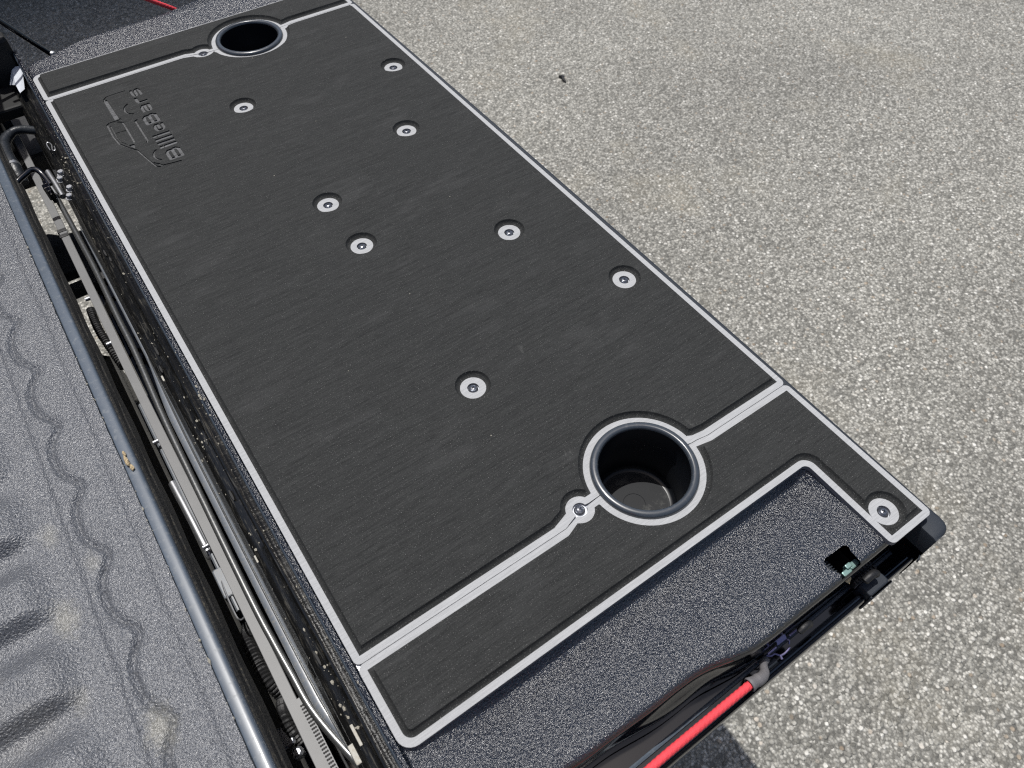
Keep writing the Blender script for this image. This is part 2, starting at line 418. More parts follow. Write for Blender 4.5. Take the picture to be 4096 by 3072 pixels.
# bumper end: black plate with an oblong slot through which the sunlit ground shows
def bumper_end():
    o = rpoly([(-.300, .995, .01), (-.300, 1.185, .02), (-.122, 1.178, .006), (-.104, 1.160, .008), (-.060, 1.15, .012), (-.060, .995, .01)])
    s = rpoly([(-.1380, 1.0160, .010), (-.1380, 1.0480, .010), (-.0900, 1.0480, .010), (-.0900, 1.0160, .010)])
    v, f, mi = slab(o, [s], -.365, -.345); return v, f
part('bumper_plate', bumper_end(), 'rubber')
part('step_bumper', join(box((-.098, -.30, -.47), (.030, 1.06, -.36), .02)), 'gloss')
part('hinge_shroud', join(box((-.150, 1.125, -.215), (-.020, 1.33, -.16), .01), box((-.20, 1.085, -.145), (-.0835, 1.16, -.085), .004)), 'rubber')
# flat bar and what hangs from it
def barp(y): 
    w = .0006 * math.sin(y * 9); return [(-.0800 + w, -.1225), (-.0800 + w, -.1190), (-.0795 + w, -.1185), (-.0695 + w, -.1185), (-.0690 + w, -.1190), (-.0690 + w, -.1225)]
fb = part('flat_bar', sweep_y(barp, lin(-.21, 1.16, 30), closed=True), 'bar')
part('bar_under_channel', sweep_y([(-.0768, -.1235), (-.0768, -.142), (-.0722, -.142), (-.0722, -.1235)], [-.21, 1.16], closed=True), 'rubber', fb)
for y in (.845, .832): part('clamp_band', box((-.0812, y, -.1235), (-.0682, y + .007, -.1172), .0008), 'rubber', fb)
for y in (.688, .59, .405, .242):
    part('pin', tube([(-.0862, y, -.1205), (-.0800, y, -.1205)], .0028, 10), 'steel', fb, True)
part('side_flange', sweep_y([(-.0850, -.132), (-.0832, -.130), (-.0815, -.130), (-.0815, -.134)], lin(.48, .16, 8), closed=True), 'seal')
part('drain_tube', tube(smooth_path([(-.0880, .350, -.136), (-.0862, .300, -.134), (-.0850, .245, -.134), (-.0845, .2375, -.137)], 4), .0050, 12), 'steel', smooth=True)
part('wiring_box', box((-.0900, .178, -.150), (-.0785, .216, -.128), .0015), 'seal')
part('release_wire', tube(smooth_path([(-.0837, .209, -.13), (-.0862, .186, -.128), (-.0868, .156, -.128), (-.0850, .149, -.130), (-.081, .150, -.132)], 5), .0011, 8), 'steel', smooth=True)
def corrugated(P, r0, r1, pitch=.004):
    P = smooth_path(P, 12); out = []; rr = []; acc = 0
    Q = [P[0]]
    for a, b in zip(P[:-1], P[1:]):
        n = max(1, int((b - a).length / (pitch / 4)))
        for k in range(1, n + 1): Q.append(a.lerp(b, k / n))
    L_ = 0
    for i, p in enumerate(Q):
        if i: L_ += (p - Q[i - 1]).length
        out.append(p); rr.append(r0 if (L_ / pitch) % 1 < .5 else r1)
    return tube(out, rr, 12)
part('wiring_conduit', corrugated([(-.0860, .160, -.178), (-.0905, .140, -.163), (-.0905, .108, -.160), (-.0892, .086, -.163), (-.083, .065, -.185)], .0072, .0056), 'rubber')
part('wiring_conduit', corrugated([(-.088, .064, -.172), (-.0895, .050, -.160), (-.0903, .034, -.160), (-.088, .018, -.172)], .0065, .0050), 'rubber')
part('wiring_conduit', corrugated([(-.0890, .70, -.150), (-.0908, .66, -.150), (-.0880, .62, -.152), (-.084, .58, -.16)], .0060, .0046), 'rubber')
part('loose_bracket', join(box((-.106, .018, -.175), (-.090, .040, -.160), .002), box((-.099, .004, -.172), (-.088, .014, -.158), .002)), 'darksteel')
# small perforated plate beside the bar, near end
pp = []
for i in range(22):
    for j in range(3): pp.append(lathe((-.0655 + j * .0017, .022 - i * .0034, -.0895), [(.0010, 0), (.0010, .0004)], 6, cap1=True))
pl = part('perforated_plate', box((-.0668, -.07, -.0925), (-.0605, .030, -.0897)), 'bar')
o = part('perforation', join(*pp), 'black', pl); o['kind'] = 'stuff'
# torsion rod: runs beside the seal, bends toward the tailgate at the near end
rx = [(.870, -.0572), (.76, -.0552), (.683, -.0545), (.586, -.0560), (.513, -.0562), (.396, -.0603), (.30, -.0615), (.14, -.0625), (.086, -.0614), (.049, -.0598), (.015, -.0583), (-.018, -.0525), (-.058, -.0423), (-.10, -.030), (-.15, -.016)]
part('torsion_rod', tube(smooth_path([(x, y, -.080) for y, x in rx], 8), .0038, 16), 'rod', smooth=True)
part('torsion_rod', tube([(-.0520, .93, -.074), (-.0500, .895, -.074), (-.049, .862, -.076)], .0042, 14), 'steel', smooth=True)
part('torsion_rod', tube([(-.0590, .925, -.084), (-.0560, .880, -.084)], .0034, 14), 'steel', smooth=True)
# bracket arm reaching over the gap from the bed sill
arm = part('bracket_arm', tube(smooth_path([(-.0975, .890, -.052), (-.0885, .8965, -.050), (-.0783, .901, -.048), (-.0690, .903, -.046), (-.0620, .899, -.046), (-.0575, .888, -.050), (-.0550, .872, -.058)], 8), .0040, 16), 'gloss', smooth=True)
part('hook_plate', join(*[box((-.0640 + .0030 * abs(i - 2) - .002, .840 + i * .0095, -.074), (-.0560 - .0012 * abs(i - 2), .851 + i * .0095, -.052), .001) for i in range(5)]), 'gloss', arm)
# hose
part('rubber_hose', tube(smooth_path([(-.012, 1.008, -.062), (-.0268, 1.012, -.060), (-.0420, 1.026, -.060), (-.0560, 1.038, -.060), (-.0700, 1.040, -.060), (-.0860, 1.022, -.060), (-.0912, .990, -.060), (-.0895, .950, -.062), (-.090, .925, -.075)], 8),
     [.0066] * 34 + [.0070, .0078, .0072, .0084, .0076, .0088, .0080, .0090, .0082] + [.0094] * 22, 16), 'hose', smooth=True)
part('hose_clip', tube([(-.0896, .956, -.062), (-.0896, .948, -.062)], .0102, 16), 'steel', smooth=True)

# ---------------- tailgate
EDGE = [(-.0085, .116), (-.0060, .128), (.0000, .1360), (.0080, .1410), (.0200, .1450), (.035, .1490), (.060, .1580), (.0980, .1668), (.1390, .1683), (.1745, .1700), (.2050, .1702), (.2250, .1712), (.2400, .1738), (.2506, .1768), (.2687, .1814), (.2840, .1840), (.3040, .1850), (.3330, .1853), (.3922, .1860), (.4563, .1860), (.4930, .1860)]
YC = .48825
def refine(P, k=5):
    q = smooth_path([(a, b, 0) for a, b in P], k); return [(p.x, p.y) for p in q]
half = refine(EDGE, 5)
near = [(x, -y) for x, y in half]; far = [(x, 2 * YC + y) for x, y in half]
SLOT = rpoly([(.3867, -.1652), (.3900, -.1636, .002), (.4133, -.1645, .003), (.4176, -.1668, .003), (.4150, -.1722, .003), (.4143, -.1872), (.3882, -.1872), (.3895, -.1808, .003), (.3843, -.1716, .003)], 4)
outer = near + far[::-1]
def ph(x, y):
    d = np.abs(y - YC) - YC                                  # distance beyond the seams
    s = sst(.075, .095, d) * (1 - .95 * np.clip((d - .101) / .060, 0, 1)) * (1 - sst(.436, .4535, x)) * (.12 + .88 * sst(-.004, .075, x))
    s = s * (1 - .35 * np.exp(-((d - .100) / .006) ** 2) * 0)
    b = dist_to(np.stack([x, y], 1), [outer])
    roll = -.0045 * (1 - np.sqrt(np.clip(1 - (1 - np.clip(b / .005, 0, 1)) ** 2, 0, 1)))
    e = sst(.0, .03, .468 - x) * (1 - sst(.030, .0, x))
    crown = .0012 * np.exp(-((d - .140) / .012) ** 2) * e
    return -.0056 - .0135 * s + .0016 * sst(.12, .15, d) + roll
gpx = []
for (y0, y1, st) in ((-.184, -.060, .0035), (1.036, 1.16, .0035)):
    for yy in np.arange(y0, y1, st):
        for xx in np.arange(-.006, .495, .006): gpx.append((xx, yy))
gpx = np.array(gpx); ok = inside(gpx, outer) & ~inside(gpx, SLOT)
gpx = gpx[ok]; gpx = gpx[dist_to(gpx, [outer, SLOT]) > .0022]
ring = [offset(outer, d) for d in (.0006, .0018, .0034, .0055)]
if area(outer) < 0: raise RuntimeError('orientation')
cups = [circle(.3137, 0, .0475, 64), circle(.3137, 2 * YC, .0475, 64)]
pv, pf = region(outer, [SLOT] + cups, ring, gpx.tolist())
pz = ph(pv[:, 0], pv[:, 1])
tg = empty('tailgate', (0, .488, -.006), None, None) if False else sub('tailgate', (0, .488, -.006), truck)
def tp(name, vf, mat, smooth=False, **k): return link(name, vf[0], vf[1], mat, tg, smooth=smooth, **k)
tp('inner_panel', (np.column_stack([pv, pz]), pf), 'texcoat', True)
# rolled edge, then the channel and the outer shell
def loop_strip(path, prof, close=False):
    """path: 2-D points; prof: list of (outward distance, z). outward = to the right of travel"""
    P = np.asarray(path); a = np.gradient(P, axis=0); a /= np.linalg.norm(a, axis=1)[:, None]
    nrm = np.stack([a[:, 1], -a[:, 0]], 1); V = []; n = len(P)
    for d, z in prof:
        q = P + nrm * d; V += [(x, y, z) for x, y in q]
    F = [(k * n + i, k * n + i + 1, (k + 1) * n + i + 1, (k + 1) * n + i)[::-1] for k in range(len(prof) - 1) for i in range(n - 1)]
    return V, F
rollp = [(-.0010, -.0098), (.0008, -.0118), (.0015, -.0150), (.0012, -.0200), (.0016, -.028), (.0040, -.0345), (.0070, -.0385), (.0085, -.046), (.0085, -.075)]
rollp = [(d, z if i > 1 else z) for i, (d, z) in enumerate(rollp)]
nearz = []
def edge_roll(path, zc):
    P = np.asarray(path); a = np.gradient(P, axis=0); a /= np.linalg.norm(a, axis=1)[:, None]
    nrm = np.stack([a[:, 1], -a[:, 0]], 1); V = []; n = len(P); zt = ph(P[:, 0], P[:, 1])
    prof = [(-.0004, .0002), (.0010, -.0012), (.0018, -.0040), (.0020, -.0080), (.0024, -.0140), (.0030, -.0185), (.0034, -.0225), (.0036, -.0300), (.0036, -.062)]
    swell = np.exp(-((P[:, 0] - .205) / .05) ** 2)
    for d, z in prof:
        dd = d + (swell * .0065 * sst(-.006, -.020, np.array(z)) if True else 0)
        q = P + nrm * np.asarray(dd)[:, None] if np.ndim(dd) else P + nrm * d
        V += [(q[i, 0], q[i, 1], max(zt[i] + z, -.0800)) for i in range(n)]
    F = [(k * n + i, k * n + i + 1, (k + 1) * n + i + 1, (k + 1) * n + i)[::-1] for k in range(len(prof) - 1) for i in range(n - 1)]
    return V, F
tp('rolled_edge', edge_roll(near, 0), 'gloss', True)
tp('rolled_edge', edge_roll(far[::-1], 0), 'gloss', True)
# hinge side face
def hinge_prof(y):
    a = .0004 * math.sin(y * 23) ; b = .0007 * math.sin(y * 15 + 1)
    return [(-.0080, -.0060), (-.0105, -.0064), (-.0128, -.0076), (-.0142, -.0102), (-.0150, -.0150), (-.0158 + a, -.0260), (-.0180 + a, -.0345), (-.0205 + a, -.0375), (-.0232 + b, -.0362),
            (-.0250 + b, -.0372), (-.0262 + b, -.0440), (-.0275, -.0462), (-.0330 + b, -.0485), (-.0385 + a, -.0520), (-.0402, -.0560), (-.0412 + b, -.0620), (-.0440, -.0655), (-.0455, -.0760), (-.0440, -.092), (-.030, -.098), (.02, -.100)]
hp = lambda y: hinge_prof(y)
hv, hf = sweep_y(hp, lin(-.196, 1.172, 260)); npf = 21
mi = []
for i in range(259):
    for k in range(npf - 1): mi.append(0 if k < 2 else (1 if k < 4 else (2 if k < 7 else 3)))
link('hinge_face', hv, [f[::-1] for f in hf], None, tg, smooth=True, mats=['texcoat', 'lip', 'dirty_gloss', 'dusty'], midx=mi)
def seal_prof(y):
    t = float(sst(.50, .38, np.array(y))); u = float(sst(.80, .55, np.array(y))); w = float(sst(.02, -.06, np.array(y)))
    xl = -.0478 - .0002 * u - .0075 * t + .0115 * w; xr = -.0462 + .0040 * u - .0012 * t + .002 * w
    xr = max(xr, xl + .0012); n = 8; m = (xl + xr) / 2; h = (xr - xl) / 2
    return [(m + h * math.cos(math.pi * (1 - i / n)), -.0765 + .0042 * math.sin(math.pi * i / n)) for i in range(n + 1)]
tp('hinge_seal', sweep_y(seal_prof, lin(.775, -.10, 160)), 'seal', True)
sl2 = lambda y: [(x * .0 + (-.0505 + i * .0006), -.0718 + .0006 * math.sin(math.pi * i / 3)) for i, x in enumerate((0, 1, 2, 3))]
tp('seal_bead', tube(smooth_path([(-.0452, .79, -.0745), (-.0430, .70, -.0738), (-.0435, .55, -.0738), (-.0468, .42, -.0726), (-.0482, .30, -.0724), (-.0480, .05, -.0724), (-.0440, -.06, -.073)], 10), .0011, 8), 'rod', True)
# slits and clips in the hinge face
for x, y, l in ((-.0322, .668, .014), (-.0300, .652, .010), (-.0318, .4660, .015), (-.0370, .4370, .013), (-.0325, .235, .015), (-.0320, .036, .016), (-.0300, .3130, .012)):
    q = lathe((x, y, -.0490), [(.0011, .0), (.0011, .0022)], 10, cap1=True)
    V = [(x + (a - x) + (b - y) * .0, y + (b - y) * l / .0022, c + .0012) for a, b, c in q[0]]
    tp('drain_slit', (V, q[1]), 'black')
for x, y in ((-.0395, .430), (-.0392, .160)):
    tp('reflective_tab', box((x - .0016, y - .005, -.0555), (x + .0022, y + .004, -.0530), .0005), 'tab')
tp('reflective_tab', join(box((-.0440, -.060, -.0570), (-.0375, -.042, -.0530), .0008)), 'tab')
tp('reflective_tab', join(box((-.0345, -.050, -.0480), (-.0318, -.030, -.0468), .0005)), 'tab')
# hinge bolts, spring clip, white hinge leaf at the far end
def hexbolt(x, y, z, r=.0046, h=.0055):
    a = lathe((x, y, z), [(r * 1.35, 0), (r * 1.35, .0012), (r, .0012)], 20); b = lathe((x, y, z), [(r, .0012), (r, h), (r * .86, h + .0008)], 6, cap1=True); return join(a, b)
for x, y, z in ((-.0392, .8660, -.0540), (-.0345, .8735, -.0500), (-.0388, .8190, -.0540), (-.0335, .8310, -.0500)):
    tp('hinge_bolt', hexbolt(x, y, z), 'steel')
tp('spring_clip', tube(smooth_path([(-.0330, .925, -.040), (-.0336, .940, -.038), (-.0300, .9425, -.038), (-.0280, .934, -.038), (-.0300, .921, -.038), (-.0268, .918, -.038), (-.0255, .928, -.038)], 6), .0008, 8), 'steel', True)
tp('hinge_leaf', ([(-.0262, 1.1704, -.030), (-.0110, 1.1554, -.024), (-.0240, 1.090, -.028), (-.0331, 1.0940, -.034), (-.0335, 1.1217, -.034), (-.0420, 1.15, -.045)], [(0, 1, 2, 3, 4), (0, 4, 5)]), 'plate')
tp('hinge_housing', join(box((-.060, 1.165, -.11), (-.012, 1.20, .018), .006), box((-.0900, 1.100, -.075), (-.037, 1.17, -.055), .004)), 'black')
# outer shell: walls round the two ends and the far edge, floor beneath
def shell_prof(side):
    s = -1 if side < 0 else 1; base = YC - (YC + .2105) if side < 0 else YC + (YC + .2105)
    def f(d, z): return (base - s * d, z)
    return [f(.0105, -.074), f(.0090, -.062), f(.0078, -.0560), f(.0062, -.0545), f(.0050, -.0552), f(.0044, -.0575), f(.0036, -.0580), f(.0030, -.0560), f(.0018, -.0555), f(.0008, -.0575), f(.0004, -.0640), f(0, -.080), f(.004, -.096), f(.012, -.102)]
def sweep_x(prof, xs, flip=False):
    V = []; Q = []; n = len(prof)
    for x in xs:
        for (y, z) in prof: V.append((x, y, z))
    for i in range(len(xs) - 1):
        for k in range(n - 1):
            q = (i * n + k, i * n + k + 1, i * n + n + k + 1, i * n + n + k); Q.append(q[::-1] if flip else q)
    return V, Q
tp('outer_shell', join(sweep_x(shell_prof(-1), lin(-.046, .497, 60), True), sweep_x(shell_prof(1), lin(-.046, .497, 60)),
                       box((-.044, -.203, -.104), (.505, 1.180, -.094))), 'gloss', True)
for q_ in (([(-.04, -.2040, -.0770), (.500, -.2040, -.0770), (.500, -.150, -.0770), (-.04, -.150, -.0770)], [(0, 1, 2, 3)]),
                         ([(-.04, 1.125, -.0770), (.500, 1.125, -.0770), (.500, 1.181, -.0770), (-.04, 1.181, -.0770)], [(0, 1, 2, 3)])): tp('channel_floor', q_, 'gloss')
tp('channel_rib', join(sweep_x([(-.1935, -.0765), (-.1932, -.0700), (-.1915, -.0692), (-.1900, -.0700), (-.1896, -.0765)], lin(.02, .49, 40), True)), 'lip', True)
# spoiler-like cap along the free edge (top edge when closed)
def cap_x(y): return .5198 + .0042 * max(0.0, 1 - ((y - YC) / (YC + .18)) ** 2)
capys = [-.2112, -.2105, -.2090, -.2065, -.2030] + lin(-.198, 1.1745, 110) + [1.1795, 1.183, 1.1855, 1.187, 1.1877]
def cap_prof(y):
    e = min(y + .2112, 1.1877 - y); k = 0 if e > .0125 else (.0125 - math.sqrt(max(0, .0125 ** 2 - (.0125 - e) ** 2)))
    xo = cap_x(y) - k; dz = -.0012 if e < .001 else (-.0004 if e < .003 else 0)
    return [(.4935, -.040), (.4935, -.0135 + dz), (.4941, -.0120 + dz), (.4955, -.0114 + dz), (xo - .0062, -.0108 + dz), (xo - .0030, -.0116 + dz), (xo - .0010, -.0140 + dz), (xo, -.0190), (xo - .0005, -.045), (xo - .004, -.078), (xo - .014, -.098)]
cv, cf = sweep_y(cap_prof, capys); nn = 11; cf = [f[::-1] for f in cf]; cf += [tuple(range(nn - 1, -1, -1))[::-1], tuple(range((len(capys) - 1) * nn, len(capys) * nn))[::-1]]
capo = tp('edge_cap', (cv, cf), 'satin', True)
pins = []
for i in range(250):
    y = -.170 + i * .00535; x = cap_x(y) - .0082
    pins.append(lathe((x, y, -.01085), [(.00062, 0), (.00062, .00022)], 5, cap1=True))
o = link('perforation', *join(*pins), 'black', tg); o['kind'] = 'stuff'
tp('cap_clip', tube(smooth_path([(.4935, -.2105, -.045), (.4885, -.2118, -.043), (.4862, -.2126, -.044), (.4868, -.2132, -.047), (.4925, -.2124, -.049)], 5), .0007, 8), 'satin', True)
# latch bay: slot, spring, plated striker, rubber bumper blocks, latch clips
tp('latch_pocket', ([(.3835, -.163, -.0225), (.4185, -.163, -.0225), (.4185, -.188, -.0225), (.3835, -.188, -.0225), (.3835, -.163, -.062), (.4185, -.163, -.062), (.4185, -.188, -.062), (.3835, -.188, -.062)],
   [(0, 1, 5, 4), (1, 2, 6, 5), (3, 0, 4, 7), (4, 5, 6, 7)]), 'black')
tp('latch_spring', corrugated([(.3945, -.165, -.024), (.3945, -.170, -.024), (.3945, -.177, -.024), (.3945, -.1835, -.024)], .0062, .0044, .0027), 'satin')
stk = tp('latch_striker', join(box((.3985, -.1856, -.030), (.4090, -.1805, -.0160), .0008), box((.4088, -.1846, -.030), (.4200, -.1785, -.0150), .0010), box((.4050, -.1822, -.0200), (.4120, -.1775, -.0140), .0008)), 'teal')
tp('latch_mud', ([(.3985, -.1857, -.0160), (.4040, -.1857, -.0160), (.4050, -.1890, -.021), (.4010, -.1915, -.024), (.3975, -.1880, -.021)], [(0, 1, 2, 3, 4)]), 'mud')
blk = tp('bumper_block', join(box((.4215, -.2105, -.066), (.4490, -.1960, -.0460), .0016), box((.4212, -.2126, -.078), (.4520, -.2100, -.0475), .0010)), 'satin')
tp('bumper_knob', tube(smooth_path([(.4200, -.1975, -.034), (.4260, -.1972, -.0315), (.4335, -.1975, -.0325), (.4370, -.1990, -.036)], 4), [.0024] + [.0038] * 10 + [.0040, .0030], 12), 'rubber', True)
tp('bumper_knob', tube(smooth_path([(.3350, -.1950, -.036), (.3400, -.1945, -.033), (.3460, -.1945, -.034), (.3500, -.1952, -.038)], 4), [.0022] + [.0034] * 10 + [.0036, .0026], 12), 'rubber', True)
tp('latch_housing', join(box((.4180, -.1955, -.055), (.4480, -.1905, -.0440), .001), *[box((.4195 + i * .0042, -.1950, -.0445), (.4215 + i * .0042, -.1915, -.0425)) for i in range(7)]), 'rubber')
tp('paint_chip', ([(.4842, -.2066, -.0758), (.4870, -.2040, -.0758), (.4890, -.2015, -.0758), (.4978, -.2011, -.0758), (.5000, -.2030, -.0758), (.4950, -.2040, -.0758), (.4900, -.2075, -.0758)], [tuple(range(7))]), 'lip')
clip = tp('latch_clip', join(([(.3172, -.1869, -.044), (.3272, -.1878, -.043), (.3270, -.1921, -.0465), (.3158, -.1918, -.0475)], [(0, 3, 2, 1)]),
    box((.3303, -.1926, -.047), (.3417, -.1909, -.0448), .0004), box((.3040, -.1928, -.0520), (.3153, -.1910, -.0496), .0004)), 'violet')
link('clip_spring', *join(tube(smooth_path([(.3041, -.1918, -.055), (.3075, -.1945, -.055), (.3111, -.1952, -.054), (.3144, -.1990, -.054), (.3200, -.2000, -.054), (.3268, -.1988, -.054)], 5), .0009, 8),
    tube(smooth_path([(.3268, -.1925, -.047), (.3290, -.1945, -.050), (.3275, -.1965, -.052)], 4), .0008, 8), tube([(.3144, -.1990, -.054), (.3135, -.2022, -.055)], .0011, 8)), 'violet', tg, smooth=True)
tp('latch_stub', tube([(.2990, -.1990, -.060), (.3098, -.1992, -.060)], .0030, 12), 'satin', True)
tp('trim_patch', join(([(.352, -.2045, -.0556), (.372, -.2040, -.0556), (.384, -.2038, -.0556), (.368, -.2052, -.0556)], [(3, 2, 1, 0)])), 'bar')
tp('access_plate', slab(rpoly([(-.0060, -.0800, .012), (.4500, -.0800, .01), (.4500, -.184, .004), (.5045, -.184, .004), (.5045, 1.1605, .004), (.4500, 1.1605, .004), (.4500, 1.0565, .01), (-.0060, 1.0565, .012)]),
   [circle(.3137, 0, .0475, 64), circle(.3137, 2 * YC, .0475, 64)], -.0054, -.0032)[:2], 'plate')

# support cables of the tailgate
def cable(y0, sgn, nm_lab):
    Y = lambda y: y if sgn < 0 else 2 * YC - y
    P = [(.2700, -.2026, -.0318), (.2636, -.2020, -.0300), (.215, -.2018, -.0285), (.1514, -.2020, -.0275), (.090, -.2045, -.022), (.030, -.213, -.006), (-.020, -.240, .06), (-.060, -.258, .20)]
    if sgn > 0: P = [(.2700, -.2026, -.0318), (.2620, -.2020, -.0260), (.2468, -.2015, -.0133), (.2209, -.2015, .0059), (.150, -.203, .058), (.06, -.206, .125), (-.04, -.215, .20)]
    P = smooth_path([(x, Y(y), z) for x, y, z in P], 10)
    n = len(P); V = []; F = []; m = 20; st = 420 if sgn < 0 else 160
    Q = []; 
    for i in range(st): 
        t = i / (st - 1) * (n - 1); k = min(int(t), n - 2); Q.append(P[k].lerp(P[k + 1], t - k))
    q, fr = frames(Q); acc = 0
    for i, (p, (a, b)) in enumerate(zip(q, fr)):
        if i: acc += (p - q[i - 1]).length
        for k in range(m):
            th = 2 * math.pi * k / m; r = .0036 + .00022 * math.sin(4 * th + acc * 2 * math.pi / .0052) ; V.append(tuple(p + a * r * math.cos(th) + b * r * math.sin(th)))
    for i in range(st - 1):
        for k in range(m): j = (k + 1) % m; F.append((i * m + k, i * m + j, i * m + m + j, i * m + m + k))
    F.append(tuple(range(m - 1, -1, -1)))
    c = link('support_cable', V, F, 'red', truck, smooth=True)
    S = smooth_path([(.2625, -.2019, -.0300), (.2650, -.2021, -.0304), (.2724, -.2030, -.0330), (.2788, -.2034, -.0355), (.2850, -.2018, -.0390), (.2888, -.1985, -.0420), (.2935, -.1955, -.0470), (.2990, -.1945, -.0520)], 6)
    S = [(p.x, Y(p.y), p.z) for p in S]; k = len(S)
    rr = [.0050 + .0012 * math.exp(-((i - 4) / 4) ** 2) if i < 12 else .0056 - .0020 * min(1, (i - 12) / 18) for i in range(k)]
    link('cable_sleeve', *tube(S, rr, 18, ends=False), 'greysleeve', c, smooth=True)
    return c
cable(0, -1, ''); cable(0, 1, '')
# gas strut at the far end
st = part('tailgate_strut', tube([(.0395, 1.178, -.0345), (.0349, 1.178, -.0275), (-.0066, 1.178, .0371), (-.060, 1.180, .120)], .0043, 16), 'gloss', smooth=True)
link('ball_end', *lathe((.0395, 1.176, -.031), [(.0, -.0055), (.0040, -.0040), (.0056, 0), (.0040, .0040), (.0, .0055)], 16), 'steel', st, smooth=True)
# bed sides, pillars and the rest of the body (outside the frame, seen from the side)
for s in (0, 1):
    y0, y1 = (1.200, 1.330) if s else (-.375, -.245)
    part('bed_side', sweep_y([(-1.75, -.55), (-.42, -.55), (-.36, -.21), (-.078, -.21), (-.072, -.18), (-.072, .44), (-.10, .47), (-1.75, .47)], [y0, y0 + .002, y1 - .03, y1], closed=True), 'body')
    part('tail_light', join(box((-.10, y0 - (.0 if s else -.01), .05), (-.055, y1 + (.01 if s else 0.), .40), .015)), 'red')
    part('wheel', (lambda c: ([(c[0] + b - c[2] * 0, c[1], 0) for b in ()] , []))((0, 0, 0)), 'tyre') if False else None
def wheel(x, y, w, r=.38):
    V, F = lathe((0, 0, 0), [(r * .55, -w / 2), (r * .94, -w / 2), (r, -w / 2 + .03), (r, w / 2 - .03), (r * .94, w / 2), (r * .55, w / 2)], 40)
    V = [(x + a, y + c, GZ + r + b) for a, b, c in V]
    H, G = lathe((0, 0, 0), [(r * .55, -w / 2 + .02), (r * .5, w / 2 - .03), (.05, w / 2 - .05)], 40, True, True)
    H = [(x + a, y + c, GZ + r + b) for a, b, c in H]
    return (V, F), (H, G)
for y in (-.22, 1.17):
    t, h = wheel(-1.15, y, .24); w = part('wheel', t, 'tyre', smooth=True); link('rim', *h, 'steel', w, smooth=True)
part('bed_wall', box((-1.78, -.245, -.02), (-1.70, 1.20, .47), .02), 'body')
part('frame_rail', join(box((-1.7, .05, -.40), (-.25, .15, -.26)), box((-1.7, .82, -.40), (-.25, .92, -.26))), 'rubber')
part('bed_underside', box((-1.7, -.24, -.10), (-.115, 1.19, -.045)), 'rubber')

# ------------------------------------------------------------------ mats
S0 = (.2348, .0013); CU = (.3137, .0)
mid_bottom = [(0, 0), (.2035, 0)] + [(.2214, .0056)] + arc(S0[0], S0[1], .0140, 160, 33, 14)[1:] + [(.2534, .0089)] + arc(CU[0], CU[1], .0603, 171, 4.4, 44) + [(.3790, .0020), (.3925, 0), (.5, 0)]
def mirror(P): return [(x, 2 * YC - y) for x, y in P]
mid_pad = mid_bottom + mirror(mid_bottom)[::-1]
low_pad_top = [(0, -.0137), (.2100, -.0137), (.2243, -.0085)] + arc(S0[0], S0[1], .0140, 226, 335, 12)[1:] + [(.2530, -.0045)] + arc(CU[0], CU[1], .0603, 185.2, 350.4, 44) + [(.3790, -.0112), (.3916, -.0137), (.5, -.0137)]
low_rest = rpoly([(0, -.0137), (.5, -.0137), (.5, -.1843), (.4553, -.1843), (.4553, -.0803, .0125), (0, -.0803, .0085)], 8)[2:]
low_pad = low_pad_top + low_rest                              # clockwise
low_pad = low_pad[::-1]
mid_fl_b = [(.212, -.0066), (.2275, -.0014)] + arc(S0[0], S0[1], .0072, 198, 12, 16) + [(.2458, .0022), (.2590, .0026)] + arc(CU[0], CU[1], .0538, 176.5, -3, 48) + [(.3720, -.0040), (.3790, -.0044), (.393, -.0066)]
mfr = rpoly([(-.0065, -.0066, .006), (.5062, -.0066, .006), (.5062, 2 * YC + .0066, .006), (-.0065, 2 * YC + .0066, .006)], 6)
mid_fl = mfr[:7] + mid_fl_b + mfr[7:21] + mirror(mid_fl_b)[::-1] + mfr[21:]
low_fl_t = [(.2115, -.0071), (.2276, -.0030)] + arc(S0[0], S0[1], .0072, 222, 352, 12) + [(.2450, .0008), (.2590, .0020)] + arc(CU[0], CU[1], .0538, 178.2, 355.6, 48) + [(.3722, -.0046), (.3790, -.0050), (.393, -.0071)]
lfr = rpoly([(-.0065, -.0071, .006), (.5062, -.0071, .006), (.5062, -.1908, .006), (.4485, -.1908, .006), (.4485, -.0868, .0065), (-.0065, -.0868, .0135)], 6)
low_fl = lfr[:7] + low_fl_t + lfr[7:]
low_fl = low_fl[::-1]
discs_mid = [(.4636, .7672), (.3980, .6123), (.2345, .5318), (.2345, .4387), (.3980, .3549), (.4636, .2093), (.2293, .1785), (.2293, .7980)]
disc_low = [(.4690, -.1640)]
PROF = [(0, 0), (.0012, .00025), (.0022, .0007), (.0031, .0014), (.0038, .0022), (.0043, .0031), (.0047, .0040), (.0050, .0048), (.0053, .0052)]
PX = [p[0] for p in PROF]; PZ = [p[1] for p in PROF]
